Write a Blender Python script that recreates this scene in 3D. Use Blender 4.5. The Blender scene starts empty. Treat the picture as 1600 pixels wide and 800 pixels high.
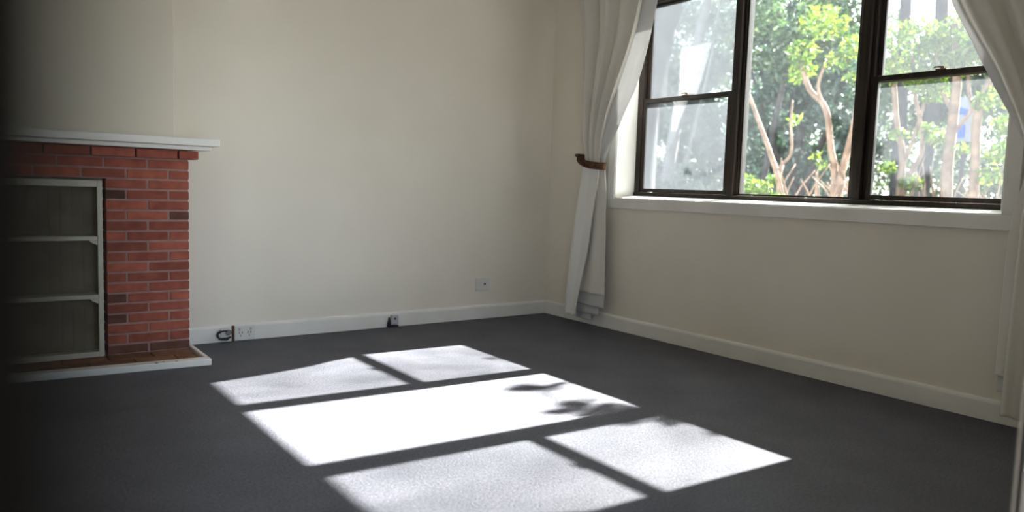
import bpy, bmesh, math, random
import numpy as np
from mathutils import Vector, Matrix

random.seed(7)
SC = bpy.context.scene
COL = SC.collection

# ------------------------------------------------------------------ camera
CAM = Vector((-4.411, -5.455, 1.15))
YAW, PITCH, ROLL, FPX = 0.633668, -0.089930, 0.033025, 1188.04
fw = Vector((math.sin(YAW) * math.cos(PITCH), math.cos(YAW) * math.cos(PITCH), math.sin(PITCH)))
rt = Vector((math.cos(YAW), -math.sin(YAW), 0)); up = rt.cross(fw)
rt, up = (math.cos(ROLL) * rt + math.sin(ROLL) * up), (-math.sin(ROLL) * rt + math.cos(ROLL) * up)
cd = bpy.data.cameras.new('camera'); cam = bpy.data.objects.new('camera', cd); COL.objects.link(cam)
mw = Matrix((rt, up, -fw)).transposed().to_4x4(); mw.translation = CAM; cam.matrix_world = mw
cd.sensor_width = 36; cd.lens = FPX / 1600 * 36; cd.clip_start = 0.01; cd.clip_end = 200
cd.dof.use_dof = True; cd.dof.focus_distance = 4.4; cd.dof.aperture_fstop = 1.34
SC.camera = cam

# ------------------------------------------------------------------ light
SC.view_settings.view_transform = 'Standard'; SC.view_settings.look = 'None'
SC.view_settings.gamma = 1.0; SC.view_settings.use_curve_mapping = False
SC.view_settings.exposure = 1.3
SC.cycles.max_bounces = 10; SC.cycles.diffuse_bounces = 6; SC.cycles.transparent_max_bounces = 16
SC.cycles.use_denoising = True
SC.cycles.sample_clamp_indirect = 6.0
SUN_E, SKY_S = 43.0, 21.0
w = bpy.data.worlds.new('world'); SC.world = w; w.use_nodes = True
nt = w.node_tree; bg = nt.nodes['Background']
sky = nt.nodes.new('ShaderNodeTexSky'); sky.sky_type = 'HOSEK_WILKIE'
L = Vector((-1.0, 0.053, -0.75)).normalized()          # the way sunlight travels
sky.sun_direction = (-L); sky.turbidity = 5.0; sky.ground_albedo = 0.3
hsv = nt.nodes.new('ShaderNodeHueSaturation'); hsv.inputs['Saturation'].default_value = 0.75
nt.links.new(sky.outputs[0], hsv.inputs['Color']); nt.links.new(hsv.outputs[0], bg.inputs[0])
bg.inputs[1].default_value = SKY_S
sd = bpy.data.lights.new('sun', 'SUN'); sd.energy = SUN_E; sd.angle = math.radians(0.6); sd.color = (1.0, 0.965, 0.93)
sun = bpy.data.objects.new('sun', sd); COL.objects.link(sun); sun.location = (6, -3, 7)
sun.rotation_euler = L.to_track_quat('-Z', 'Y').to_euler()
def portal(name, loc, sx, sy, rot):
    a = bpy.data.lights.new(name, 'AREA'); a.shape = 'RECTANGLE'; a.size = sx; a.size_y = sy; a.cycles.is_portal = True
    o = bpy.data.objects.new(name, a); COL.objects.link(o); o.location = loc; o.rotation_euler = rot
portal('window_portal', (0.34, -2.31, 1.9), 1.65, 2.95, (0, math.radians(90), 0))
portal('added_window_portal', (-3.25, -6.64, 1.32), 2.1, 2.45, (math.radians(90), 0, 0))  # portal of the added rear window

# ------------------------------------------------------------------ materials
def mat(name, color, rough=0.6, spec=0.3, metal=0.0):
    m = bpy.data.materials.new(name); m.use_nodes = True
    b = m.node_tree.nodes['Principled BSDF']
    b.inputs['Base Color'].default_value = (*color, 1); b.inputs['Roughness'].default_value = rough
    b.inputs['Specular IOR Level'].default_value = spec; b.inputs['Metallic'].default_value = metal
    return m
def N(m, t, **kw):
    n = m.node_tree.nodes.new(t)
    for k, v in kw.items(): setattr(n, k, v)
    return n
def LK(m, a, b): m.node_tree.links.new(a, b)
def ramp(m, fac, stops):
    r = N(m, 'ShaderNodeValToRGB'); e = r.color_ramp.elements
    while len(e) < len(stops): e.new(0.5)
    for x, (p, c) in zip(e, stops): x.position = p; x.color = (*c, 1) if len(c) == 3 else c
    LK(m, fac, r.inputs[0]); return r.outputs[0]
def noisy(m, c1, c2, scale=5, detail=4, bump=0.0, bscale=60, bdist=0.002, lo=0.35, hi=0.65, stretch=None):
    b = m.node_tree.nodes['Principled BSDF']
    tc = N(m, 'ShaderNodeTexCoord'); src = tc.outputs['Object']
    if stretch:
        mp = N(m, 'ShaderNodeMapping'); mp.inputs['Scale'].default_value = stretch; LK(m, src, mp.inputs[0]); src = mp.outputs[0]
    n = N(m, 'ShaderNodeTexNoise'); n.inputs['Scale'].default_value = scale; n.inputs['Detail'].default_value = detail
    LK(m, src, n.inputs['Vector']); LK(m, ramp(m, n.outputs['Fac'], [(lo, c1), (hi, c2)]), b.inputs['Base Color'])
    if bump:
        n2 = N(m, 'ShaderNodeTexNoise'); n2.inputs['Scale'].default_value = bscale; n2.inputs['Detail'].default_value = 3
        LK(m, src, n2.inputs['Vector']); bp = N(m, 'ShaderNodeBump'); bp.inputs['Strength'].default_value = bump
        bp.inputs['Distance'].default_value = bdist
        LK(m, n2.outputs['Fac'], bp.inputs['Height']); LK(m, bp.outputs[0], b.inputs['Normal'])
    return m

M_wall = noisy(mat('cream_wall_paint', (.6, .57, .5), .75, .2), (.79, .742, .655), (.83, .785, .70), 1.3, 3, .12, 90)
M_ceil = noisy(mat('ceiling_paint', (.7, .7, .66), .85, .1), (.78, .75, .68), (.82, .79, .72), 1.0, 2)
M_trim = noisy(mat('white_trim_paint', (.75, .74, .7), .38, .4), (.76, .75, .71), (.83, .82, .79), 3, 3, .08, 40)
M_shelf = noisy(mat('cream_shelf_paint', (.66, .64, .55), .45, .35), (.60, .58, .49), (.68, .66, .57), 4, 3, .08, 40)
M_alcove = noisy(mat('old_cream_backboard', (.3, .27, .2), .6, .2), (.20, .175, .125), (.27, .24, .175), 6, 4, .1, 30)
M_frame = noisy(mat('dark_brown_window_timber', (.03, .02, .015), .5, .25), (.009, .0065, .005), (.024, .016, .011), 6, 4, .15, 30, stretch=(6, 6, .6))
M_fade_leaf = noisy(mat('black_fade_leaf', (.006, .005, .004), .95, .0), (.0020, .0018, .0016), (.0035, .003, .0025), 6, 4, stretch=(6, 6, .6))  # near black, for the leaf added to darken the left edge
M_mortar = noisy(mat('brick_mortar', (.3, .2, .17), .9, .1), (.34, .20, .175), (.42, .27, .24), 12, 4, .4, 60)
M_white = mat('white_plastic', (.70, .69, .66), .35, .45)
M_black = mat('black_rubber', (.012, .012, .014), .35, .5)
M_chrome = mat('chrome_metal', (.75, .75, .77), .18, .5, 1.0)
M_greyp = noisy(mat('grey_plastic', (.3, .3, .33), .45, .3), (.42, .42, .45), (.55, .54, .57), 20, 3)
M_brass = noisy(mat('old_brass', (.25, .17, .08), .4, .5, .8), (.10, .07, .04), (.22, .15, .08), 12, 3)
M_rod = mat('dark_curtain_rod', (.02, .014, .010), .4, .4)
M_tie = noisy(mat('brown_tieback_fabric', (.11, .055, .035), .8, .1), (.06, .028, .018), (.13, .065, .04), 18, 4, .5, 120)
M_brickwork = None

def brick_material(name, dark, mid, light, hs=1):
    m = mat(name, mid, .85, .15); b = m.node_tree.nodes['Principled BSDF']
    g = N(m, 'ShaderNodeNewGeometry')
    c = ramp(m, g.outputs['Random Per Island'], [(0.0, dark), (.10, (mid[0]*.8, mid[1]*.8, mid[2]*.8)), (.5, mid), (.95, light)])
    tc = N(m, 'ShaderNodeTexCoord'); n = N(m, 'ShaderNodeTexNoise'); n.inputs['Scale'].default_value = 14; n.inputs['Detail'].default_value = 5
    LK(m, tc.outputs['Object'], n.inputs['Vector'])
    mx = N(m, 'ShaderNodeMix', data_type='RGBA', blend_type='MULTIPLY'); mx.inputs[0].default_value = .75
    LK(m, c, mx.inputs[6]); LK(m, ramp(m, n.outputs['Fac'], [(.3, (.62, .55, .56)), (.7, (1.18, 1.1, 1.08))]), mx.inputs[7])
    LK(m, mx.outputs[2], b.inputs['Base Color'])
    n2 = N(m, 'ShaderNodeTexNoise'); n2.inputs['Scale'].default_value = 70; LK(m, tc.outputs['Object'], n2.inputs['Vector'])
    bp = N(m, 'ShaderNodeBump'); bp.inputs['Strength'].default_value = .5; bp.inputs['Distance'].default_value = .003
    LK(m, n2.outputs['Fac'], bp.inputs['Height']); LK(m, bp.outputs[0], b.inputs['Normal'])
    return m
M_brick = brick_material('red_brick', (.27, .085, .062), (.38, .118, .082), (.48, .15, .10))
M_brick_dark = brick_material('burnt_brick', (.09, .05, .042), (.14, .068, .055), (.20, .09, .065))
M_hearth = brick_material('hearth_brick', (.10, .05, .035), (.23, .12, .075), (.30, .17, .10))

# carpet: cut pile with fibre speckle
M_carpet = mat('grey_carpet_pile', (.1, .1, .11), .65, .28)
b = M_carpet.node_tree.nodes['Principled BSDF']
tc = N(M_carpet, 'ShaderNodeTexCoord')
n1 = N(M_carpet, 'ShaderNodeTexNoise'); n1.inputs['Scale'].default_value = 85; n1.inputs['Detail'].default_value = 6; n1.inputs['Roughness'].default_value = .75
n2 = N(M_carpet, 'ShaderNodeTexNoise'); n2.inputs['Scale'].default_value = 2.6; n2.inputs['Detail'].default_value = 5
for n in (n1, n2): LK(M_carpet, tc.outputs['Object'], n.inputs['Vector'])
mx = N(M_carpet, 'ShaderNodeMix', data_type='RGBA', blend_type='MULTIPLY'); mx.inputs[0].default_value = 1
LK(M_carpet, ramp(M_carpet, n1.outputs['Fac'], [(.36, (.034, .034, .043)), (.64, (.104, .102, .119))]), mx.inputs[6])
LK(M_carpet, ramp(M_carpet, n2.outputs['Fac'], [(.35, (.80, .81, .84)), (.65, (1.15, 1.14, 1.14))]), mx.inputs[7])
LK(M_carpet, mx.outputs[2], b.inputs['Base Color'])
bp = N(M_carpet, 'ShaderNodeBump'); bp.inputs['Strength'].default_value = .8; bp.inputs['Distance'].default_value = .006
LK(M_carpet, n1.outputs['Fac'], bp.inputs['Height']); LK(M_carpet, bp.outputs[0], b.inputs['Normal'])
b.inputs['Sheen Weight'].default_value = .06; b.inputs['Sheen Roughness'].default_value = .6; b.inputs['Sheen Tint'].default_value = (.8, .88, 1, 1)

# curtain cloth: lets light through
def cloth(name, c, tr):
    m = bpy.data.materials.new(name); m.use_nodes = True; t = m.node_tree; t.nodes.clear()
    out = N(m, 'ShaderNodeOutputMaterial'); d = N(m, 'ShaderNodeBsdfDiffuse'); tl = N(m, 'ShaderNodeBsdfTranslucent'); ms = N(m, 'ShaderNodeMixShader')
    d.inputs[0].default_value = (*c, 1); tl.inputs[0].default_value = (*c, 1); ms.inputs[0].default_value = tr
    tc = N(m, 'ShaderNodeTexCoord'); w1 = N(m, 'ShaderNodeTexNoise'); w1.inputs['Scale'].default_value = 260; LK(m, tc.outputs['Object'], w1.inputs['Vector'])
    bp = N(m, 'ShaderNodeBump'); bp.inputs['Strength'].default_value = .25; bp.inputs['Distance'].default_value = .001
    LK(m, w1.outputs['Fac'], bp.inputs['Height']); LK(m, bp.outputs[0], d.inputs['Normal'])
    LK(m, d.outputs[0], ms.inputs[1]); LK(m, tl.outputs[0], ms.inputs[2]); LK(m, ms.outputs[0], out.inputs[0])
    return m
M_curtain = cloth('oatmeal_curtain_cloth', (.78, .755, .70), .12)
M_lining = cloth('white_lining_cloth', (.72, .72, .72), .2)
M_drop = cloth('white_drape_cloth', (.90, .89, .87), .12)

# glass: clear, and dusty glass whose film of dirt scatters the real light that falls on it
def glass(name, dirt_lo=0.0, dirt_hi=0.0, scale=2.0, film=.1):
    m = bpy.data.materials.new(name); m.use_nodes = True; t = m.node_tree; t.nodes.clear()
    out = N(m, 'ShaderNodeOutputMaterial'); tr = N(m, 'ShaderNodeBsdfTransparent'); gl = N(m, 'ShaderNodeBsdfGlossy'); gl.inputs['Roughness'].default_value = .02
    fr = N(m, 'ShaderNodeFresnel'); fr.inputs[0].default_value = 1.45; ms = N(m, 'ShaderNodeMixShader')
    tr.inputs[0].default_value = (.95, .97, .96, 1)
    LK(m, fr.outputs[0], ms.inputs[0]); LK(m, tr.outputs[0], ms.inputs[1]); LK(m, gl.outputs[0], ms.inputs[2])
    last = ms.outputs[0]
    if dirt_hi:
        d = N(m, 'ShaderNodeBsdfTranslucent'); d.inputs[0].default_value = (film * .90, film * .98, film * 1.08, 1)
        tc = N(m, 'ShaderNodeTexCoord'); n = N(m, 'ShaderNodeTexNoise'); n.inputs['Scale'].default_value = scale; n.inputs['Detail'].default_value = 6; n.inputs['Roughness'].default_value = .6
        LK(m, tc.outputs['Object'], n.inputs['Vector'])
        mr = N(m, 'ShaderNodeMapRange'); mr.inputs[1].default_value = .35; mr.inputs[2].default_value = .68
        mr.inputs[3].default_value = dirt_lo; mr.inputs[4].default_value = dirt_hi
        LK(m, n.outputs['Fac'], mr.inputs[0])
        m2 = N(m, 'ShaderNodeMixShader'); LK(m, mr.outputs[0], m2.inputs[0]); LK(m, last, m2.inputs[1]); LK(m, d.outputs[0], m2.inputs[2])
        last = m2.outputs[0]
    LK(m, last, out.inputs[0]); return m
M_glass = glass('clear_glass', .06, .14, 2.0, .030)
M_dusty_l = glass('dusty_glass_heavy', .18, .46, 1.7, .042)
M_dusty_r = glass('dusty_glass_light', .20, .44, 1.5, .034)

def leafmat(name, stops, tr=.4, var=1.0):
    m = bpy.data.materials.new(name); m.use_nodes = True; t = m.node_tree; t.nodes.clear()
    out = N(m, 'ShaderNodeOutputMaterial'); d = N(m, 'ShaderNodeBsdfDiffuse'); tl = N(m, 'ShaderNodeBsdfTranslucent'); ms = N(m, 'ShaderNodeMixShader')
    gl = N(m, 'ShaderNodeBsdfGlossy'); gl.inputs['Roughness'].default_value = .38; m2 = N(m, 'ShaderNodeMixShader'); m2.inputs[0].default_value = .06
    g = N(m, 'ShaderNodeNewGeometry'); c = ramp(m, g.outputs['Random Per Island'], stops)
    LK(m, c, d.inputs[0]); LK(m, c, tl.inputs[0]); ms.inputs[0].default_value = tr
    LK(m, d.outputs[0], ms.inputs[1]); LK(m, tl.outputs[0], ms.inputs[2])
    LK(m, ms.outputs[0], m2.inputs[1]); LK(m, gl.outputs[0], m2.inputs[2]); LK(m, m2.outputs[0], out.inputs[0]); return m
M_leaf_dark = leafmat('dark_green_leaf', [(0, (.010, .028, .016)), (.5, (.024, .056, .032)), (.8, (.05, .10, .055)), (.97, (.16, .21, .17))])
M_leaf_mid = leafmat('mid_green_leaf', [(0, (.018, .045, .014)), (.5, (.04, .09, .026)), (.85, (.09, .15, .045)), (.97, (.20, .24, .14))])
M_leaf_lime = leafmat('lime_green_leaf', [(0, (.05, .12, .008)), (.5, (.10, .19, .012)), (.9, (.19, .24, .02))], .5)
M_leaf_pale = leafmat('pale_grey_green_leaf', [(0, (.035, .065, .045)), (.5, (.06, .095, .065)), (.9, (.11, .15, .11))], .4)
M_bark_pink = noisy(mat('pinkish_brown_bark', (.1, .06, .04), .85, .1), (.13, .085, .06), (.24, .17, .125), 8, 4, .4, 40)
M_bark_grey = noisy(mat('grey_bark', (.05, .045, .04), .9, .1), (.035, .030, .030), (.07, .062, .06), 8, 4, .4, 40)
M_streak_pale = noisy(mat('pale_streak', (.25, .24, .23), .8, .1), (.11, .105, .10), (.17, .165, .16), 5, 4, .2, 30)
M_soil = noisy(mat('leaf_litter_ground', (.08, .06, .04), .95, .05), (.03, .028, .015), (.09, .07, .045), 6, 6, .5, 30)
M_blue = noisy(mat('blue_paint', (.01, .05, .30), .5, .3), (.01, .06, .45), (.02, .09, .6), 5, 2)
M_pwhite = mat('panel_white', (.25, .25, .27), .5, .3)
M_pyellow = mat('panel_yellow', (.30, .20, .03), .5, .3)
M_extwhite = mat('exterior_white_paint', (.35, .35, .37), .5, .3)

# ------------------------------------------------------------------ mesh helpers
def box(bm, x0, x1, y0, y1, z0, z1):
    vs = [bm.verts.new((x, y, z)) for x in (x0, x1) for y in (y0, y1) for z in (z0, z1)]
    for f in ((0, 1, 3, 2), (4, 6, 7, 5), (0, 4, 5, 1), (2, 3, 7, 6), (0, 2, 6, 4), (1, 5, 7, 3)):
        bm.faces.new([vs[i] for i in f])
def prism(bm, pts, axis, a0, a1):
    """extrude a closed 2D outline along an axis; pts are the two other coordinates in order"""
    def P(p, a):
        q = list(p); q.insert(axis, a); return q
    A = [bm.verts.new(P(p, a0)) for p in pts]; B = [bm.verts.new(P(p, a1)) for p in pts]; n = len(pts)
    for i in range(n): bm.faces.new((A[i], A[(i + 1) % n], B[(i + 1) % n], B[i]))
    bm.faces.new(A); bm.faces.new(B[::-1])
def tube(bm, pts, radii, seg=8, cap=True, flat=None):
    pts = [Vector(p) for p in pts]; rings = []
    if not hasattr(radii, '__len__'): radii = [radii] * len(pts)
    prev = None
    for i, p in enumerate(pts):
        t = (pts[min(i + 1, len(pts) - 1)] - pts[max(i - 1, 0)]).normalized()
        a = prev if prev is not None else (Vector((0, 0, 1)) if abs(t.z) < .9 else Vector((1, 0, 0)))
        u = (a - t * a.dot(t)).normalized(); v = t.cross(u); prev = u
        fu, fv = flat if flat else (1, 1)
        rings.append([bm.verts.new(p + radii[i] * (fu * math.cos(2 * math.pi * k / seg) * u + fv * math.sin(2 * math.pi * k / seg) * v)) for k in range(seg)])
    for A, B in zip(rings, rings[1:]):
        for k in range(seg): bm.faces.new((A[k], A[(k + 1) % seg], B[(k + 1) % seg], B[k]))
    if cap: bm.faces.new(rings[0][::-1]); bm.faces.new(rings[-1])
def disc(bm, c, r, axis, h, seg=24):
    c = Vector(c); d = Vector(axis).normalized() * h; tube(bm, [c, c + d], r, seg)
def obj(name, bm, m, parent=None, bevel=0, smooth=False, seg=2):
    bmesh.ops.recalc_face_normals(bm, faces=bm.faces)
    me = bpy.data.meshes.new(name); bm.to_mesh(me); bm.free(); me.materials.append(m)
    if smooth:
        for p in me.polygons: p.use_smooth = True
    o = bpy.data.objects.new(name, me); COL.objects.link(o)
    if parent: o.parent = parent; o.matrix_parent_inverse = parent.matrix_world.inverted() if parent.type == 'EMPTY' else Matrix()
    if bevel:
        md = o.modifiers.new('bevel', 'BEVEL'); md.width = bevel; md.segments = seg; md.limit_method = 'ANGLE'
    return o
def empty(name, loc=(0, 0, 0)):
    o = bpy.data.objects.new(name, None); COL.objects.link(o); o.location = loc; o.empty_display_size = .1
    o.matrix_world = Matrix.Translation(loc); return o
def tag(o, label, cat, group=None):
    o['label'] = label; o['category'] = cat
    if group: o['group'] = group
    return o
def struct(o, label=None):
    o['kind'] = 'structure'
    if label: o['label'] = label
    return o
def sbox(name, m, *boxes, bevel=0, label=None):
    bm = bmesh.new()
    for bx in boxes: box(bm, *bx)
    return struct(obj(name, bm, m, bevel=bevel), label)
def pbox(name, m, parent, *boxes, bevel=0):
    bm = bmesh.new()
    for bx in boxes: box(bm, *bx)
    return obj(name, bm, m, parent, bevel)

# ------------------------------------------------------------------ room shell
ZC = 2.95; XL = -6.1; YB = -6.5
WY0, WY1, WZ0, WZ1 = -3.756, -0.87, 1.09, 2.72           # window opening
sbox('floor', M_carpet, (XL, 0.0, YB, 0.0, -.08, 0), label='dark grey cut pile carpet over the whole room')
sbox('ceiling', M_ceil, (XL, 0.0, YB, 0.0, ZC, ZC + .08))
sbox('wall_back', M_wall, (XL - .1, 0.34, 0, .12, -.08, ZC + .08), label='plain cream wall behind the fireplace')
sbox('wall_right', M_wall, (0, .34, YB, 0, -.08, WZ0 - .0), (0, .34, YB, 0, WZ1, ZC + .08), (0, .34, WY1, 0, WZ0, WZ1), (0, .34, YB, WY0, WZ0, WZ1), label='cream wall with the wide window')
sbox('wall_left', M_wall, (XL - .1, XL, YB, 0, -.08, ZC + .08))
RX0, RX1, RZ0, RZ1 = -4.3, -2.2, .08, 2.55                 # unseen window added behind to brighten the back wall
M_rear_dark = noisy(mat('bounce_cutting_dark', (.1, .07, .05), .5, .3), (.06, .038, .022), (.11, .07, .042), 3, 5, .1, 30, stretch=(8, 8, .6))  # unseen rear wall made dark to cut bounced light
sbox('wall_rear', M_rear_dark, (XL, 0.34, YB - .12, YB, -.08, RZ0), (XL, 0.34, YB - .12, YB, RZ1, ZC + .08), (XL, RX0, YB - .12, YB, RZ0, RZ1), (RX1, .34, YB - .12, YB, RZ0, RZ1))
bm = bmesh.new()
for x in (RX0 + .02, (RX0 + RX1) / 2, RX1 - .02): box(bm, x - .03, x + .03, YB - .09, YB - .03, RZ0, RZ1)
for z in (RZ0 + .02, RZ1 - .02): box(bm, RX0, RX1, YB - .085, YB - .035, z - .03, z + .03)
struct(obj('added_window_2', bm, M_trim))  # bars of the unseen window added for fill
# chimney breast above and behind the fireplace
sbox('wall_breast', M_wall, (-5.35, -3.245, -.11, 0, 0, ZC), bevel=.004, label='chimney breast rising above the mantel')
# wall with jamb at the right edge; unseen left part added to shape rear light
sbox('wall_partition', M_wall, (-2.695, 0, -5.01, -4.885, 0, ZC), (XL, -4.47, -5.01, -4.885, 0, ZC), (-4.47, -2.695, -5.01, -4.885, 2.3, ZC))
M_jamb = noisy(mat('beige_jamb_paint', (.5, .42, .33), .5, .3), (.40, .33, .26), (.46, .385, .31), 3, 3)
sbox('trim_1', M_jamb, (-2.715, -2.695, -5.025, -4.87, 0, 2.3), (-2.715, -2.61, -4.885, -4.866, 0, 2.38), (-2.715, -2.61, -5.03, -5.011, 0, 2.38), bevel=.003, label='painted jamb board at the right edge of the view')

def skirting(name, pts_axis, wallpos, a0, a1):
    prof = [(0, 0), (.020, 0), (.020, .098), (.017, .110), (.010, .117), (0, .120)]
    bm = bmesh.new()
    if pts_axis == 'x': prism(bm, [(wallpos - d, z) for d, z in prof], 0, a0, a1)
    else: prism(bm, [(wallpos - d, z) for d, z in prof], 1, a0, a1)
    return struct(obj(name, bm, M_trim, bevel=.002))
skirting('baseboard_back', 'x', 0, -3.17, -.0)
skirting('baseboard_right', 'y', 0, -4.88, -.02)
bm = bmesh.new(); box(bm, -.008, 0, -.008, 0, 0, ZC)          # quirk bead in the corner
bm.free()

# ------------------------------------------------------------------ window
win = struct(empty('window_1', (0.25, -2.31, WZ0)), 'wide dark brown timber window of three bays')
fx0, fx1 = .205, .30
pbox('window_frame', M_frame, win, (fx0, fx1, WY1 - .058, WY1, WZ0 + .02, WZ1), (fx0, fx1, WY0, WY0 + .06, WZ0 + .02, WZ1),
     (fx0, fx1, WY0, WY1, WZ1 - .045, WZ1), (fx0 - .01, fx1 + .03, WY0, WY1, WZ0 + .02, WZ0 + .056), bevel=.004)
m1 = (-1.905, -1.815); m2 = (-2.885, -2.775)
pbox('mullion', M_frame, win, (fx0 - .01, fx1, m1[0] + .02, m1[1] - .015, WZ0 + .056, WZ1 - .045), (fx0 + .02, fx1 + .01, m1[0], m1[1], WZ0 + .056, WZ1 - .045), bevel=.004)
pbox('mullion', M_frame, win, (fx0 - .01, fx1, m2[0] + .025, m2[1] - .02, WZ0 + .056, WZ1 - .045), (fx0 + .02, fx1 + .01, m2[0], m2[1], WZ0 + .056, WZ1 - .045), bevel=.004)
def sash(y0, y1, z0, z1, x0, x1, gm, st=.034, rb=.034, rtop=.034):
    s = pbox('sash', M_frame, win, (x0, x1, y0, y0 + st, z0, z1), (x0, x1, y1 - st, y1, z0, z1),
             (x0, x1, y0 + st, y1 - st, z0, z0 + rb), (x0, x1, y0 + st, y1 - st, z1 - rtop, z1), bevel=.003)
    xm = (x0 + x1) / 2
    bm = bmesh.new(); box(bm, xm - .002, xm + .002, y0 + st - .003, y1 - st + .003, z0 + rb - .003, z1 - rtop + .003)
    g = obj('glass_pane', bm, gm, s)
    return s
zt, zb, zm = WZ1 - .046, WZ0 + .057, 1.892
for (y0, y1, gm) in ((m1[1] + .001, WY1 - .059, M_dusty_l), (WY0 + .061, m2[0] - .001, M_dusty_r)):
    sash(y0, y1, zm - .018, zt, .252, .282, gm, .032, .034, .02)      # upper, outer track
    lo = sash(y0, y1, zb, zm + .018, .215, .245, gm, .032, .030, .034)  # lower, inner track
    yc = (y0 + y1) / 2
    bm = bmesh.new()
    box(bm, .205, .250, yc - .03, yc + .03, zm + .018, zm + .024)
    tube(bm, [(.228, yc, zm + .024), (.228, yc, zm + .038)], .010, 10)
    tube(bm, [(.228, yc - .004, zm + .036), (.222, yc + .03, zm + .038), (.220, yc + .045, zm + .036)], [.006, .005, .006], 8)
    obj('sash_lock', bm, M_brass, lo)
bm = bmesh.new(); box(bm, .25, .254, m2[1] - .003, m1[0] + .003, zb - .003, zt + .003); obj('glass_pane', bm, M_glass, win)
pbox('glazing_bead', M_frame, win, (.235, .27, m2[1], m2[1] + .014, zb, zt), (.235, .27, m1[0] - .014, m1[0], zb, zt), (.235, .27, m2[1] + .014, m1[0] - .014, zb, zb + .012), (.235, .27, m2[1] + .014, m1[0] - .014, zt - .014, zt))
# white lining of the reveal, sloping sill, flat architrave
bm = bmesh.new()
prism(bm, [(-.012, WZ0 - .002), (-.012, WZ0 + .006), (.21, WZ0 + .026), (.30, WZ0 + .026), (.30, WZ0 - .002)], 1, WY0, WY1)
obj('window_sill', bm, M_trim, win, bevel=.002)
pbox('reveal_lining', M_trim, win, (-.012, .205, WY1 - .004, WY1 + .012, WZ0 + .026, WZ1 + .012), (-.012, .205, WY0 - .012, WY0 + .004, WZ0 + .026, WZ1 + .012), (-.012, .205, WY0, WY1, WZ1 - .004, WZ1 + .012))
aw = .080
pbox('architrave', M_trim, win, (-.020, 0, WY0 - aw, WY1 + aw, WZ0 - aw, WZ0), (-.020, 0, WY1 + .004, WY1 + aw, WZ0, WZ1 + aw), (-.020, 0, WY0 - aw, WY0 - .004, WZ0, WZ1 + aw), (-.020, 0, WY0, WY1, WZ1 + .004, WZ1 + aw), bevel=.003)
pbox('outer_stop', M_extwhite, win, (.30, .37, WY1 - .085, WY1 - .045, WZ0 + .06, WZ1), bevel=.003)

# ------------------------------------------------------------------ fireplace
fp = tag(empty('fireplace', (-4.15, -.11, 0)), 'red brick fireplace with white mantel and open shelves set in its mouth', 'fireplace')
YF = -.25; XR = -3.190; XLF = -5.12; OX1, OX0, OZ1 = -3.668, -4.63, 1.118
CH = .0645; BL = .244; J = .013; HZ = .030
bm = bmesh.new()
def brick_row(bm, x0, x1, z0, y0, y1, off, top=None, j=J):
    x = x1 - (BL * off)
    cuts = [x1]
    while x > x0 + .02: cuts.append(x); x -= BL
    cuts.append(x0)
    for a, b_ in zip(cuts, cuts[1:]):
        if a - b_ < .03: continue
        dj = random.uniform(-.0015, .0015)
        nf = len(bm.faces)
        box(bm, b_ + (j / 2 if b_ > x0 else 0), a - (j / 2 if a < x1 else 0), y0 + dj, y1, z0 + j / 2, z0 + CH - j / 2)
        bm.faces.ensure_lookup_table()
        if (ROW, round((XR - (a + b_) / 2) / BL, 1)) in DARK or ROW < 1:
            for f in bm.faces[nf:]: f.material_index = 1
rows = 20; z0 = 1.318 - rows * CH; ROW = 0
DARK = {(13, .2), (13, .1), (13, .3), (5, 1.8), (5, 1.7), (19, 1.5), (19, 1.3), (3, 1.8), (3, 1.7), (15, 1.7), (15, 1.8)}
for r in range(rows):
    ROW = r; z = z0 + r * CH; off = .5 if r % 2 else 1.0
    proj = .048 if r == rows - 1 else 0
    if z + CH <= OZ1 + .02:
        brick_row(bm, OX1, XR + proj, max(z, HZ - .03), YF - proj, -.112, off)
        brick_row(bm, XLF - proj, OX0, max(z, HZ - .03), YF - proj, -.112, off)
    else:
        brick_row(bm, XLF - proj, XR + proj, z, YF - proj, -.112, off)
bs = obj('brick_surround', bm, M_brick, fp, bevel=.003); bs.data.materials.append(M_brick_dark)
pbox('mortar', M_mortar, fp, (OX1 + .004, XR - .004, YF + .004, -.1125, 0, OZ1 + .006), (XLF + .004, OX0 - .004, YF + .004, -.1125, 0, OZ1 + .006), (XLF + .004, XR - .004, YF + .004, -.1125, OZ1 + .006, 1.3175))
# mantel: thick board over a bed moulding
bm = bmesh.new()
box(bm, XLF - .15, -3.035, -.40, -.001, 1.345, 1.392)
box(bm, XLF - .09, -3.075, -.355, -.001, 1.318, 1.345)
M_mantel = noisy(mat('white_gloss_mantel_paint', (.88, .86, .83), .35, .45), (.84, .82, .79), (.90, .88, .85), 3, 3)
obj('mantel_shelf', bm, M_mantel, fp, bevel=.005)
# hearth: bricks on edge inside a white kerb
bm = bmesh.new(); x = -3.20; k = 0
while x > -4.95:
    x2 = x - random.choice((.235, .24, .245))
    box(bm, max(x2, -5.0) + .004, x - .004, YF + .0, -.40, 0, HZ); box(bm, max(x2 - .12, -5.02) + .004, min(x - .12, -3.2) - .004, -.408, -.545, 0, HZ)
    x = x2
box(bm, -3.32, -3.204, -.408, -.545, 0, HZ); box(bm, -3.19, -3.178, YF, -.545, 0, .012)
obj('hearth', bm, M_hearth, fp, bevel=.002)
bm = bmesh.new()
def quadbox(bm, p, z0, z1):
    A = [bm.verts.new((*q, z0)) for q in p]; B = [bm.verts.new((*q, z1)) for q in p]
    for i in range(4): bm.faces.new((A[i], A[(i + 1) % 4], B[(i + 1) % 4], B[i]))
    bm.faces.new(A); bm.faces.new(B[::-1])
quadbox(bm, [(-3.162, -.679), (-5.10, -.545), (-5.10, -.475), (-3.162, -.605)], 0, .043)
quadbox(bm, [(-3.162, -.604), (-3.162, -.02), (-3.187, -.02), (-3.187, -.604)], 0, .043)
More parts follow.
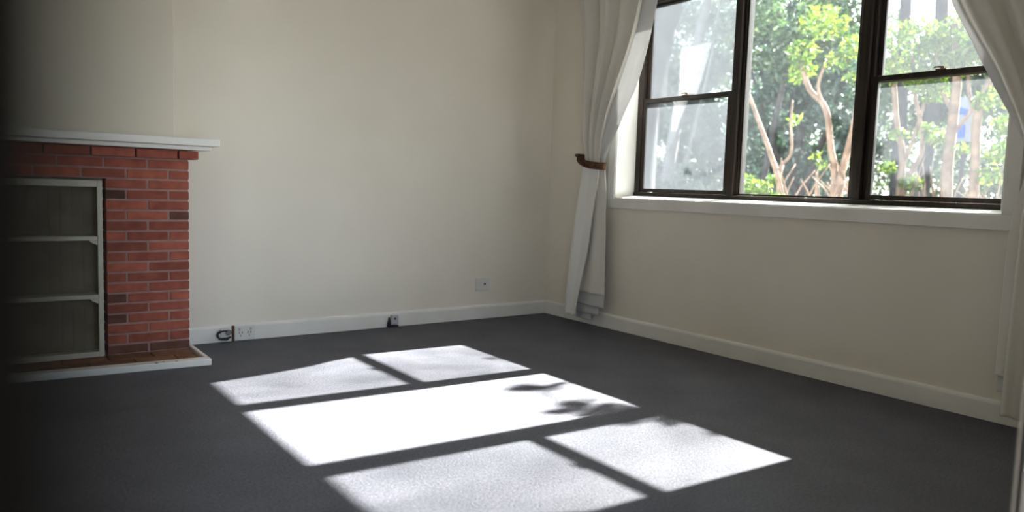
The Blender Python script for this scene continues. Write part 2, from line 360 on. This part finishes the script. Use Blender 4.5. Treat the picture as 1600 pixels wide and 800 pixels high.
obj('hearth_kerb', bm, M_trim, fp, bevel=.006)
M_chip = mat('bare_timber_chip', (.16, .07, .045), .8)
for (x, y, r) in ((-3.47, -.650, .010), (-3.36, -.655, .007), (-3.43, -.64, .006)):
    bm = bmesh.new(); tube(bm, [(x, y, .0425), (x, y, .0438)], r, 9); obj('paint_chip', bm, M_chip, fp)
# open shelves standing in the mouth of the fireplace
bc = tag(empty('bookshelf', (-4.15, YF, HZ)), 'cream painted open shelf unit filling the fireplace mouth below the mantel', 'shelf unit')
sx0, sx1 = -4.62, -3.690; yf = YF + .002; yb = -.114
SF = -.272
pbox('face_frame', M_shelf, bc, (sx1 - .028, sx1, SF, SF + .022, HZ + .002, 1.110), (sx0, sx0 + .028, SF, SF + .022, HZ + .002, 1.110),
     (sx0 + .028, sx1 - .028, SF, SF + .022, 1.070, 1.110), (sx0 + .028, sx1 - .028, SF, SF + .022, HZ + .002, HZ + .034), bevel=.003)
pbox('side_panel', M_shelf, bc, (sx1 - .012, sx1, SF + .0225, yb - .012, HZ + .002, 1.108))
pbox('side_panel', M_shelf, bc, (sx0, sx0 + .012, SF + .0225, yb - .012, HZ + .002, 1.108))
pbox('bottom_panel', M_shelf, bc, (sx0 + .013, sx1 - .013, SF + .0225, yb - .012, HZ + .003, HZ + .020))
pbox('top_panel', M_shelf, bc, (sx0 + .013, sx1 - .013, SF + .0225, yb - .012, 1.092, 1.106))
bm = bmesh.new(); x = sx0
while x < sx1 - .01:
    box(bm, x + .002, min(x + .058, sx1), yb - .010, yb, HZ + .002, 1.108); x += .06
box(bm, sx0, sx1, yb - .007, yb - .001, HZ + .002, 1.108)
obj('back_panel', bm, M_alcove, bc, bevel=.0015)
for z in (.765, .408):
    s = pbox('shelf', M_shelf, bc, (sx0 + .013, sx1 - .0285, SF + .001, yb - .012, z - .018, z + .008), bevel=.003)
    for xa, sg in ((sx1 - .029, -1), (sx0 + .0285, 1)):
        bm = bmesh.new()
        prism(bm, [(xa, z - .0185), (xa + sg * .045, z - .0185), (xa + sg * .030, z - .034), (xa + sg * .010, z - .042), (xa, z - .048)], 1, SF + .002, SF + .020)
        obj('bracket', bm, M_shelf, s, bevel=.002)

# ------------------------------------------------------------------ wall fittings
def plate(name, x0, x1, z0, z1, y, th, parts, label, cat):
    t = tag(empty(name, ((x0 + x1) / 2, y, z0)), label, cat)
    pbox('faceplate', M_white, t, (x0, x1, y - th, y, z0, z1), bevel=.003)
    parts(t, y - th); return t
def antenna(t, y):
    bm = bmesh.new(); disc(bm, (-.700, y, .305), .014, (0, -1, 0), .006, 18); obj('socket_ring', bm, M_white, t, bevel=.001)
    bm = bmesh.new(); disc(bm, (-.700, y - .006, .305), .009, (0, -1, 0), .002, 14); obj('socket_hole', bm, M_black, t)
plate('wall_socket', -.785, -.640, .248, .358, 0, .012, antenna, 'white rectangular wall plate with one dark round socket, above the baseboard near the corner', 'wall socket')
def power(t, y):
    pbox('shadow_gap_strip', M_tie, t, (-2.856, -2.8385, -.032, -.0205, .002, .112))  # dark strip standing in for the shaded gap beside the outlet
    for x in (-2.795, -2.735):
        bm = bmesh.new()
        for a, b_ in ((-.010, .3), (.010, -.3)):
            box(bm, x + a - .0022, x + a + .0022, y - .001, y, .052, .068)
        box(bm, x - .002, x + .002, y - .001, y, .030, .045)
        obj('socket_slot', bm, M_black, t)
    for x in (-2.805, -2.725):
        pbox('switch', M_greyp, t, (x - .008, x + .008, y - .006, y, .076, .094), bevel=.002)
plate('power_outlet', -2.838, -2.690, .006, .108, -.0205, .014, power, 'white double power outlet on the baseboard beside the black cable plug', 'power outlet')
# plug box with coiled black cable
t = tag(empty('plug_socket', (-2.90, -.0205, 0)), 'white baseboard socket with a shiny plug and loop of black cable near the hearth', 'socket')
pbox('housing', M_white, t, (-2.935, -2.862, -.038, -.0205, .004, .104), bevel=.004)
bm = bmesh.new(); disc(bm, (-2.888, -.038, .074), .023, (0, -1, 0), .022, 20); obj('plug', bm, M_chrome, t, bevel=.003)
bm = bmesh.new()
pts = []
for i in range(25):
    a = math.radians(60 + i * 10.5); pts.append((-2.918 + .042 * math.cos(a), -.058 - .006 * math.sin(i * .5), .056 + .030 * math.sin(a)))
tube(bm, pts, [.006] * 6 + [.0085] * 8 + [.007] * 11, 8); tube(bm, [(-2.945, -.056, .032), (-2.90, -.058, .026), (-2.870, -.052, .040)], [.007, .012, .007], 8)
obj('cable', bm, M_black, t, smooth=True)
t = tag(empty('phone_socket', (-1.58, -.0205, 0)), 'small grey phone socket on the baseboard midway along the back wall', 'phone socket')
pbox('housing', M_greyp, t, (-1.612, -1.545, -.040, -.0205, .022, .100), bevel=.006)
bm = bmesh.new(); disc(bm, (-1.578, -.040, .068), .009, (0, -1, 0), .003, 14); obj('socket_hole', bm, M_black, t)
bm = bmesh.new()
tube(bm, [(-1.625, -.030, .082), (-1.626, -.034, .05), (-1.630, -.036, .008)], [.006, .013, .019], 10); tube(bm, [(-1.64, -.034, .010), (-1.60, -.042, .014), (-1.55, -.036, .008)], [.010, .009, .010], 8)
obj('cable', bm, mat('dark_grey_cable', (.03, .028, .035), .6), t, smooth=True)

# ------------------------------------------------------------------ curtains
def interp(tab, z):
    tab = sorted(tab, key=lambda r: r[0])
    if z <= tab[0][0]: return tab[0][1:]
    if z >= tab[-1][0]: return tab[-1][1:]
    for a, b_ in zip(tab, tab[1:]):
        if a[0] <= z <= b_[0]:
            t = (z - a[0]) / (b_[0] - a[0]); return [p + (q - p) * t for p, q in zip(a[1:], b_[1:])]
def drape(name, tab, z0, z1, folds, m, parent, xb=-.12, seed=0, nu=150, nv=90, thick=.0025, hem=0, skew=0.0, sharp=1.0):
    """tab rows: z, outer y, inner y, fold depth, x offset"""
    rnd = random.Random(seed); ph = [rnd.uniform(0, 6.28) for _ in range(4)]
    bm = bmesh.new(); G = []
    for j in range(nv + 1):
        z = z0 + (z1 - z0) * j / nv; ya, yb_, amp, dx = interp(tab, z); row = []
        # smooth the tabulated edges a little
        e = [interp(tab, z + d) for d in (-.05, 0, .05)]; ya = sum(k[0] for k in e) / 3; yb_ = sum(k[1] for k in e) / 3
        for i in range(nu + 1):
            u = i / nu
            uu = u + .018 * math.sin(2 * math.pi * u * 2.3 + ph[0] + z * skew)
            s = math.sin(2 * math.pi * folds * uu + ph[1] + .35 * math.sin(z * 1.7 + ph[2]))
            s = math.copysign(abs(s) ** sharp, s)
            s += .35 * math.sin(2 * math.pi * folds * 1.73 * u + ph[3] + z * .9)
            x = xb + dx - amp * s
            y = ya + (yb_ - ya) * u
            row.append(bm.verts.new((x, y, z + hem * math.sin(2 * math.pi * folds * u + ph[1]))))
        G.append(row)
    for j in range(nv):
        for i in range(nu): bm.faces.new((G[j][i], G[j][i + 1], G[j + 1][i + 1], G[j + 1][i]))
    o = obj(name, bm, m, parent, smooth=True)
    md = o.modifiers.new('thickness', 'SOLIDIFY'); md.thickness = thick; md.offset = 0
    return o
ZT = 2.782
lc = tag(empty('curtain', (-.12, -.7, 0)), 'cream drape tied back at the left side of the window near the corner', 'curtain')
drape('curtain_panel', [(2.80, -.40, -1.30, .044, 0), (2.60, -.46, -1.22, .044, 0), (2.44, -.49, -1.185, .044, 0), (2.234, -.51, -1.10, .040, 0), (2.0, -.53, -.985, .036, 0),
      (1.806, -.55, -.89, .032, 0), (1.6, -.565, -.83, .028, 0), (1.46, -.595, -.805, .018, 0), (1.37, -.62, -.80, .015, 0)], 1.37, ZT, 3.6, M_curtain, lc, -.135, 3, sharp=.8)
drape('lining', [(2.80, -1.05, -1.36, .006, 0), (2.59, -1.00, -1.314, .006, 0), (2.36, -.95, -1.263, .006, 0), (2.13, -.88, -1.198, .007, 0), (1.94, -.80, -1.128, .008, 0),
      (1.8, -.75, -1.045, .008, -.01), (1.6, -.70, -.952, .008, -.02), (1.46, -.68, -.868, .006, -.03), (1.37, -.66, -.845, .004, -.035)], 1.37, ZT, 1.2, M_lining, lc, -.085, 5, nu=50)
drape('front_drop', [(1.38, -.62, -.81, .008, 0), (1.25, -.60, -.83, .008, 0), (1.13, -.578, -.81, .009, 0), (.95, -.55, -.78, .010, 0), (.62, -.505, -.73, .010, 0), (.35, -.475, -.66, .011, 0), (.12, -.452, -.61, .012, 0), (.02, -.44, -.60, .012, 0)],
      .075, 1.38, 1.3, M_drop, lc, -.150, 8, nu=60, hem=.010)
drape('rear_drop', [(1.38, -.66, -.835, .008, 0), (1.13, -.62, -.874, .008, 0), (.62, -.55, -.892, .008, 0), (.27, -.53, -.905, .008, 0)], .285, 1.38, 1.3, M_curtain, lc, -.115, 9, nu=60)
drape('lining_drop', [(1.38, -.67, -.83, .006, 0), (1.13, -.63, -.86, .006, 0), (.62, -.55, -.882, .006, 0), (.15, -.50, -.893, .006, 0)], .175, 1.38, 1.1, M_lining, lc, -.095, 10, nu=60)
drape('hem_drop', [(1.38, -.66, -.76, .005, 0), (.62, -.54, -.80, .006, 0), (.1, -.50, -.80, .006, 0)], .10, 1.38, 1.0, M_lining, lc, -.075, 12, nu=40)
drape('inner_drop', [(1.38, -.66, -.72, .005, 0), (.62, -.52, -.70, .006, 0), (.1, -.50, -.69, .006, 0)], .045, .80, 1.0, M_lining, lc, -.060, 13, nu=40)
tb = tag(empty('curtain_tieback', (-.12, -.7, 1.36)), 'brown cloth tieback with hook gathering the drape near the corner', 'tieback')
bm = bmesh.new(); pts = []; n = 40
for i in range(n):
    a = 2 * math.pi * i / n
    y = -.695 + .160 * math.cos(a); x = -.128 + .066 * math.sin(a); z = 1.375 - .26 * (-(y + .695)) * -1 * -1
    pts.append((x, y, 1.385 + .24 * (y + .695) * 1.0 - .02 * math.sin(math.pi * (y + .855) / .32)))
rings = []
for i, p in enumerate(pts):
    a = 2 * math.pi * i / n; nrm = Vector((math.sin(a), math.cos(a) * .45, 0)).normalized()
    hh = .030
    rings.append([bm.verts.new(Vector(p) + nrm * d + Vector((0, 0, h))) for d, h in ((.000, -hh), (.006, -hh * .7), (.006, hh * .7), (0, hh), (-.003, hh * .6), (-.003, -hh * .6))])
for i in range(n):
    A, B = rings[i], rings[(i + 1) % n]
    for k in range(6): bm.faces.new((A[k], A[(k + 1) % 6], B[(k + 1) % 6], B[k]))
obj('band', bm, M_tie, tb, smooth=True)
bm = bmesh.new(); tube(bm, [(-.0, -.50, 1.445), (-.10, -.50, 1.445), (-.145, -.515, 1.440), (-.150, -.54, 1.432)], [.010, .008, .011, .009], 10); disc(bm, (0, -.50, 1.445), .022, (-1, 0, 0), .006, 16)
obj('wall_hook', bm, M_tie, tb, smooth=False)

rc = tag(empty('curtain', (-.12, -4.0, 0)), 'cream drape at the right side of the window, cut by the photo edge', 'curtain')
drape('curtain_panel', [(2.80, -3.40, -4.19, .034, 0), (2.216, -3.485, -4.19, .034, 0), (2.036, -3.585, -4.18, .032, 0), (1.862, -3.69, -4.16, .03, 0), (1.693, -3.775, -4.14, .026, 0),
      (1.6, -3.82, -4.13, .024, 0), (1.5, -3.86, -4.12, .022, 0), (1.40, -3.895, -4.10, .018, 0), (1.33, -3.92, -4.09, .015, 0)], 1.33, ZT, 3.4, M_curtain, rc, -.135, 21, sharp=.8)
drape('lining', [(2.80, -3.30, -3.9, .006, 0), (2.216, -3.455, -3.9, .006, 0), (2.036, -3.555, -3.9, .006, 0), (1.862, -3.645, -3.95, .006, 0), (1.693, -3.735, -4.0, .006, 0),
      (1.6, -3.79, -4.0, .006, 0), (1.512, -3.84, -4.02, .006, 0), (1.42, -3.88, -4.03, .006, -.01), (1.33, -3.90, -4.05, .004, -.03)], 1.33, ZT, 1.1, M_lining, rc, -.095, 22, nu=50)
drape('front_drop', [(1.34, -3.93, -4.09, .012, 0), (1.1, -3.905, -4.12, .015, 0), (.6, -3.895, -4.16, .020, 0), (.1, -3.885, -4.18, .030, 0)], .075, 1.34, 2.4, M_curtain, rc, -.150, 23, nu=60, hem=.008)
drape('rear_drop', [(1.34, -3.90, -4.05, .008, 0), (1.1, -3.845, -4.05, .008, 0), (.95, -3.836, -4.08, .008, 0), (.62, -3.834, -4.1, .008, 0), (.2, -3.834, -4.12, .008, 0)], .27, 1.34, 1.3, M_curtain, rc, -.115, 24, nu=60)
drape('lining_drop', [(1.34, -3.91, -4.05, .006, 0), (1.1, -3.86, -4.05, .006, 0), (.62, -3.842, -4.1, .006, 0), (.15, -3.842, -4.12, .006, 0)], .185, 1.34, 1.1, M_lining, rc, -.095, 25, nu=60)
# rod with brackets above the window
rod = tag(empty('curtain_rod', (-.11, -2.3, 2.80)), 'dark curtain rod on brackets running above the wide window', 'curtain rod')
bm = bmesh.new(); tube(bm, [(-.115, -.36, 2.80), (-.115, -4.19, 2.80)], .014, 12); obj('rod', bm, M_rod, rod, smooth=True)
for y in (-.56, -2.3, -4.1):
    bm = bmesh.new(); box(bm, -.012, 0, y - .02, y + .02, 2.74, 2.86); tube(bm, [(-.012, y, 2.80), (-.09, y, 2.78), (-.185, y, 2.755), (-.19, y, 2.715)], [.008, .008, .012, .016], 8); obj('bracket', bm, M_rod, rod)

# ------------------------------------------------------------------ dark leaf added close to the lens to make the left-edge fade
R3 = Matrix((rt, fw, Vector((0, 0, 1)))).transposed()
fwh = Vector((.59211, .80586, 0)); rth = Vector((.80586, -.59211, 0))   # the added leaf runs along this line
e0 = Vector((-4.39949, -5.38900, 0))
bm = bmesh.new()
q = [e0, e0 - rth * .040, e0 - rth * .040 - fwh * .78, e0 - fwh * .78]
quadbox(bm, [(v.x, v.y) for v in q], .012, 2.05)
dl = struct(obj('fade_leaf_1', bm, M_fade_leaf, bevel=.002), 'added dark leaf close to the lens, blurred into the fade at the left edge')
bm = bmesh.new(); c = e0 - fwh * .07
for s in (1, -1):
    base = c + (rth * .0 if s == 1 else -rth * .040)
    disc(bm, (base.x, base.y, .98), .024, rth * s, .006, 18)
    tube(bm, [base + Vector((0, 0, .98)), base + rth * s * .04 + Vector((0, 0, .98)), base + rth * s * .045 - fwh * .09 + Vector((0, 0, .98))], [.007, .008, .007], 10)
obj('fade_leaf_handle', bm, M_brass, dl)

# ------------------------------------------------------------------ garden
GZ = -.55
bm = bmesh.new(); box(bm, .36, 34, -16, 26, GZ - .1, GZ); g = struct(obj('ground', bm, M_soil), 'garden soil and leaf litter outside the window')
def leaves(name, centres, m, parent, n, size, seed, flat=.7, gap=None):
    """centres: list of (x, y, z, radius)"""
    rs = np.random.RandomState(seed); cs = np.array(centres, float)
    wgt = cs[:, 3] ** 2; wgt /= wgt.sum(); idx = rs.choice(len(cs), n, p=wgt)
    d = rs.normal(size=(n, 3)); d /= np.linalg.norm(d, axis=1)[:, None]
    r = cs[idx, 3] * (rs.uniform(.15, 1, n) ** .5)
    p = cs[idx, :3] + d * r[:, None] * np.array([1, 1, flat])
    nrm = rs.normal(size=(n, 3)) + np.array([0, 0, .7]); nrm /= np.linalg.norm(nrm, axis=1)[:, None]
    a = rs.normal(size=(n, 3)); a -= (a * nrm).sum(1)[:, None] * nrm; a /= np.linalg.norm(a, axis=1)[:, None]
    b_ = np.cross(nrm, a); s = size * rs.uniform(.6, 1.25, n)[:, None]
    V = np.empty((n, 4, 3)); V[:, 0] = p - a * s; V[:, 1] = p - b_ * s * .42 + nrm * s * .12; V[:, 2] = p + a * s; V[:, 3] = p + b_ * s * .42 + nrm * s * .12
    me = bpy.data.meshes.new(name); f = np.arange(n * 4).reshape(n, 4)
    me.from_pydata(V.reshape(-1, 3).tolist(), [], f.tolist()); me.materials.append(m)
    o = bpy.data.objects.new(name, me); COL.objects.link(o)
    o.parent = parent; o.matrix_parent_inverse = parent.matrix_world.inverted(); return o
def limb(bm, pts, r0, r1, seg=7):
    n = len(pts); P = [Vector(p) for p in pts]; out = []
    for i in range(n - 1):
        for k in range(4):
            t = k / 4; a = P[max(i - 1, 0)]; b_ = P[i]; c = P[i + 1]; d = P[min(i + 2, n - 1)]
            out.append(.5 * ((2 * b_) + (c - a) * t + (2 * a - 5 * b_ + 4 * c - d) * t * t + (3 * b_ - a - 3 * c + d) * t ** 3))
    out.append(P[-1]); m_ = len(out)
    tube(bm, out, [r0 + (r1 - r0) * i / (m_ - 1) for i in range(m_)], seg)
def plant(name, base, limbs, centres, lm, n, size, label, cat, seed, bark, flat=.7, group=None):
    t = tag(empty(name, base), label, cat, group)
    bm = bmesh.new()
    for pts, r0, r1 in limbs: limb(bm, pts, r0, r1)
    obj('branches', bm, bark, t, smooth=True)
    leaves('foliage', centres, lm, t, n, size, seed, flat); return t
rr = random.Random(11)
def blob(cx, cy, cz, rx, ry, rz, k, r0, r1):
    out = []
    while len(out) < k:
        x, y, z = (rr.uniform(-1, 1) for _ in range(3))
        if x * x + y * y + z * z < 1: out.append((cx + x * rx, cy + y * ry, cz + z * rz, rr.uniform(r0, r1)))
    return out
# multi-stemmed shrub seen through the clear middle pane
base = (4.0, -.20, GZ)
S = [([(4, -.10, GZ), (4, .32, 1.2), (4, .49, 1.65), (4, .71, 2.1), (4, .96, 2.6)], .045, .022),
     ([(4.05, -.20, GZ), (4, -.40, 1.22), (4, -.32, 1.75), (4, -.22, 2.21), (4, .01, 2.45), (4, .16, 2.80)], .045, .030),
     ([(4.1, -.30, GZ), (4, -.46, 1.22), (4, -.50, 1.52), (4, -.60, 2.04), (4, -.65, 2.68), (4, -.70, 3.1)], .05, .030),
     ([(4.0, .0, GZ), (4, .37, 1.28), (4, .21, 1.68), (4, .24, 2.08), (4.1, .30, 2.35)], .025, .012),
     ([(4, -.22, 2.21), (4.0, -.10, 2.5), (4.1, -.18, 2.9)], .026, .012)]
for k in range(26):
    y = rr.uniform(-.62, .35); h = rr.uniform(1.25, 1.62); S.append(([(4 + rr.uniform(-.25, .3), -.15 + y * .3, GZ), (4 + rr.uniform(-.25, .3), y, .9), (4 + rr.uniform(-.3, .3), y + rr.uniform(-.16, .16), h)], .022, .008))
plant('multi_stem_shrub', base, S, [(4, .12, 2.72, .17), (4.05, .22, 2.62, .10), (4.1, .25, 2.1, .10), (4, -.35, 2.75, .16), (4.1, -.5, 2.9, .2), (4.0, -.12, 1.65, .08), (4, .45, 1.35, .10), (4.1, .2, 2.95, .2), (4.1, -.05, 3.25, .3), (3.9, -.3, 1.55, .09), (4, -.55, 2.55, .12)],
      M_leaf_lime, 900, .052, 'pinkish brown multi-stemmed shrub with lime leaf tufts behind the clear middle pane', 'shrub', 31, M_bark_pink)
plant('low_bush', (3.9, .75, GZ), [([(3.9, .75, GZ), (3.9, .8, .6), (3.9, .85 + d, 1.2)], .02, .006) for d in (-.3, -.1, .1, .25)],
      [(3.9, .78, 1.28, .20), (3.9, .58, 1.22, .17), (3.95, .95, 1.15, .2), (3.9, .35, 1.12, .16), (3.9, .7, .9, .35)], M_leaf_lime, 1500, .045, 'low lime green bush at the bottom left of the clear middle pane', 'bush', 32, M_bark_pink)
# dense dark evergreen behind it
plant('dense_evergreen', (8.2, 2.9, GZ), [([(8.2, 2.9, GZ), (8.2, 2.9, 2), (8.3, 2.6, 4.4)], .12, .05), ([(8.2, 2.9, 1.0), (8.0, 3.5, 2.6), (7.9, 3.9, 3.8)], .07, .02), ([(8.2, 2.9, .8), (8.0, 2.2, 2.4), (7.9, 1.8, 3.6)], .07, .02)],
      blob(8.2, 2.9, 2.4, .9, 1.6, 2.5, 60, .30, .55), M_leaf_dark, 15000, .075, 'dense dark green evergreen filling the view behind the clear middle pane', 'tree', 33, M_bark_grey)
plant('bushy_tree', (6.6, 2.6, GZ), [([(6.6, 2.6, GZ), (6.5, 2.3, 2.0), (6.6, 1.9, 4.2)], .07, .03), ([(6.5, 2.3, 2.0), (6.4, 2.9, 3.2), (6.4, 3.1, 4.2)], .04, .02)],
      blob(6.5, 2.3, 3.8, .6, 1.5, .75, 26, .22, .42), M_leaf_mid, 5200, .06, 'fresh green leafy crown overhanging the top of the clear middle pane', 'tree', 34, M_bark_grey)
# right pane
S = [([(5, -.62, GZ), (5, -.67, 1.17), (5, -.67, 1.72), (5, -.58, 2.04), (5, -.51, 2.51), (5, -.45, 3.0)], .05, .025),
     ([(5, -.72, GZ), (5, -.72, 1.2), (5, -.90, 1.72), (5, -.85, 2.1), (5, -.77, 2.41), (5, -.70, 2.9)], .035, .018),
     ([(5, -.67, 1.5), (5, -.78, 1.87), (5, -.86, 2.2), (5, -.95, 2.6)], .026, .014)]
plant('slender_shrub', (5, -.65, GZ), S, [(5, -.55, 2.75, .25), (5, -.85, 2.6, .22), (5, -.6, 1.95, .12), (5.1, -.9, 2.0, .14), (5, -.5, 1.55, .12), (5, -.7, 3.1, .35), (5.1, -1.05, 2.75, .22), (5, -.8, 1.35, .15)], M_leaf_lime, 1500, .05,
      'slender forked shrub with pinkish stems in the left half of the hazy right window bay', 'shrub', 35, M_bark_pink)
S = [([(5, -1.2, GZ), (5, -1.22, 1.19), (5, -1.21, 1.56), (5, -1.23, 2.16), (5, -1.23, 2.67), (5, -1.15, 3.2)], .075, .045),
     ([(5.1, -1.45, GZ), (5, -1.52, 1.27), (5, -1.49, 2.0), (5, -1.55, 2.42), (5, -1.73, 2.75), (5, -1.8, 3.1)], .060, .030),
     ([(5, -1.22, 2.2), (5, -1.05, 2.5), (5, -.98, 2.9)], .03, .015), ([(5, -1.5, 2.1), (5, -1.38, 2.4), (5, -1.33, 2.9)], .03, .015), ([(5, -1.21, 1.9), (5, -1.36, 2.1), (5, -1.44, 2.25)], .025, .02)]
for k in range(22):
    y = rr.uniform(-1.85, -.75); S.append(([(5.0 + rr.uniform(-.3, .4), y * .6 - .5, GZ), (5, y, .9), (5 + rr.uniform(-.3, .3), y + rr.uniform(-.25, .25), rr.uniform(1.25, 1.7))], .018, .006))
plant('twin_trunk_tree', (5.05, -1.3, GZ), S, [(5, -1.0, 2.45, .22), (5, -1.35, 2.75, .25), (5, -1.6, 2.3, .2), (5.1, -1.8, 2.0, .2), (5.1, -1.75, 1.7, .2), (5.1, -1.3, 3.1, .4), (5, -1.05, 1.9, .14), (5.2, -1.6, 3.0, .35), (5.2, -1.0, 3.0, .3), (5, -1.68, 1.45, .15), (5, -1.35, 1.75, .1)],
      M_leaf_lime, 2600, .05, 'two trunked pinkish tree in the right half of the hazy right window bay', 'tree', 36, M_bark_pink)
plant('grey_trunk_tree', (9, 1.3, GZ), [([(9, 1.4, GZ), (9, 1.42, 1.6), (9, 1.47, 3.1), (9, 1.48, 3.74), (9, 1.52, 4.8), (9, 1.6, 6)], .13, .09), ([(9, 1.1, GZ), (9, .95, 2), (9, .87, 3.24), (9, .85, 3.66), (9, .90, 4.5), (9, .9, 6)], .13, .10), ([(9, .87, 3.1), (9.1, .5, 3.7), (9.2, .2, 4.3)], .06, .03)],
      blob(9.6, .9, 3.3, .5, 1.9, .8, 44, .2, .4) + blob(9.7, .6, 1.8, .6, 1.9, 1.3, 46, .22, .42), M_leaf_mid, 17000, .06, 'tree with two straight grey trunks behind the top of the right window bay', 'tree', 37, M_bark_grey)
# left pane; the pale leaning trunk stands in for a streak on the glass
plant('pale_streak_trunk', (6.2, 4.35, GZ), [([(6.2, 4.35, GZ), (6.1, 4.15, 1.4), (6, 3.82, 2.80), (6, 3.60, 3.38), (6, 3.50, 3.85), (6, 3.3, 4.6)], .12, .08), ([(6.2, 4.3, GZ), (6.1, 3.75, 1.6), (6, 3.34, 2.85), (6, 3.19, 3.55), (6, 3.1, 4.3)], .035, .02)],
      blob(6.3, 3.7, 4.4, .5, 1.2, .5, 12, .2, .4), M_leaf_pale, 1800, .055, 'pale leaning trunk added for a streak on the hazy left window glass', 'tree', 38, M_streak_pale)
plant('dark_shrub', (3.6, 1.62, GZ), [([(3.6, 1.62, GZ), (3.6, 1.62, .6), (3.6, 1.6 + d, 1.4)], .02, .005) for d in (-.25, -.1, .0, .15, .3)],
      [(3.6, 1.62, 1.45, .16), (3.6, 1.5, 1.25, .2), (3.6, 1.75, 1.22, .18), (3.6, 1.2, 1.12, .13), (3.6, 1.9, 1.05, .15), (3.6, 1.6, .9, .4)], M_leaf_dark, 1700, .04, 'dark green shrub poking up at the bottom of the hazy left window bay', 'shrub', 39, M_bark_grey)
plant('grey_green_tree', (11.2, 8.6, GZ), [([(11.2, 8.6, GZ), (11.2, 8.4, 2), (11.1, 8.1, 5)], .12, .05)],
      blob(11.1, 7.9, 3.5, .8, 2.8, 3.5, 90, .3, .55), M_leaf_pale, 22000, .07, 'pale grey green tree filling the view behind the hazy left window bay', 'tree', 40, M_bark_grey)
# hedge trees far behind
plant('clipped_hedge', (21.0, 6, GZ), [([(21.0, y, GZ), (21.0, y + .3, 1.2), (21.0, y, 2.6)], .06, .02) for y in (0, 3, 6, 9, 12, 15)] + [([(21.0, -.2, GZ + .05), (21.0, 7, GZ + .04), (21.0, 15.2, GZ + .05)], .05, .05)],
      [(21.0 + rr.uniform(-.5, .5), -3 + k * .32, rr.uniform(-.2, 2.4), rr.uniform(.4, .8)) for k in range(70)], M_leaf_mid, 12000, .11, 'long hazy hedge low in the distance behind every garden tree', 'hedge', 44, M_bark_grey)
plant('distant_tree', (14.5, 6.2, GZ), [([(14.5, 6.2, GZ), (14.5, 6.2, 3), (14.6, 6.0, 7)], .2, .08)], blob(14.5, 8.4, 3.4, 1, 5.0, 3.8, 150, .45, .85), M_leaf_mid, 34000, .10, 'distant leafy tree seen in gaps behind the dense evergreen', 'tree', 41, M_bark_grey)
plant('distant_tree', (17.3, 3.0, GZ), [([(17.3, 3.0, GZ), (17.3, 2.8, 3), (17.3, 2.6, 6.5)], .2, .08)], blob(17.3, 2.4, 3.0, 1, 4.0, 3.8, 120, .4, .8), M_leaf_mid, 18000, .09, 'distant pale tree low behind the right window bay', 'tree', 42, M_bark_grey)
# tree beside the window, its low branch shading part of the sun patch
plant('overhanging_tree', (4.2, -4.2, GZ), [([(4.2, -4.2, GZ), (4.1, -4.1, 1.6), (3.8, -3.8, 3.2), (3.5, -3.4, 3.75)], .09, .04), ([(3.8, -3.8, 3.2), (3.3, -3.1, 3.58), (3.2, -2.75, 3.72), (3.2, -2.3, 3.70)], .02, .004), ([(3.2, -2.5, 3.71), (3.2, -2.0, 3.6), (3.2, -1.5, 3.45)], .005, .003)],
      [(3.2, -2.29, 3.74, 0.070), (3.2, -2.34, 3.71, 0.078), (3.2, -2.37, 3.65, 0.070), (3.2, -2.33, 3.56, 0.054), (3.2, -2.3, 3.8, 0.046), (3.2, -2.72, 3.73, 0.078), (3.2, -2.695, 3.68, 0.093), (3.2, -2.85, 3.61, 0.093), (3.2, -2.92, 3.56, 0.085),
       (3.2, -2.77, 3.84, 0.062), (3.2, -2.83, 3.77, 0.093), (3.2, -2.94, 3.72, 0.101), (3.2, -3.03, 3.68, 0.101), (3.2, -3.08, 3.53, 0.093), (3.2, -3.15, 3.46, 0.093), (3.2, -3.23, 3.42, 0.093), (3.2, -3.32, 3.42, 0.078), (3.2, -3.01, 3.58, 0.093),
       (3.2, -2.38, 3.48, 0.039), (3.2, -3.19, 3.55, 0.062), (3.2, -1.51, 3.38, 0.031), (3.2, -1.58, 3.54, 0.031)], M_leaf_mid, 1300, .032,
      'tree beside the window whose branch shades the sunlit carpet', 'tree', 43, M_bark_grey)
# blue and white panel far through the leaves
t = tag(empty('garden_panel', (9.0, .3, GZ)), 'small blue, white and yellow panel on a post glimpsed between trunks in the right bay', 'panel')
pbox('blue_square', M_blue, t, (8.4, 8.43, .12, .34, 2.16, 2.36))
bm = bmesh.new(); prism(bm, [(.10, 2.50), (.36, 2.58), (.36, 2.68), (.10, 2.60)], 0, 8.4, 8.43); obj('blue_stripe', bm, M_blue, t)
pbox('white_board', M_pwhite, t, (8.432, 8.45, -.10, .38, 2.10, 2.80)); pbox('yellow_board', M_pyellow, t, (8.4, 8.43, -.10, .02, 2.25, 2.5))
pbox('post', M_bark_grey, t, (8.45, 8.50, .10, .16, GZ, 2.7))
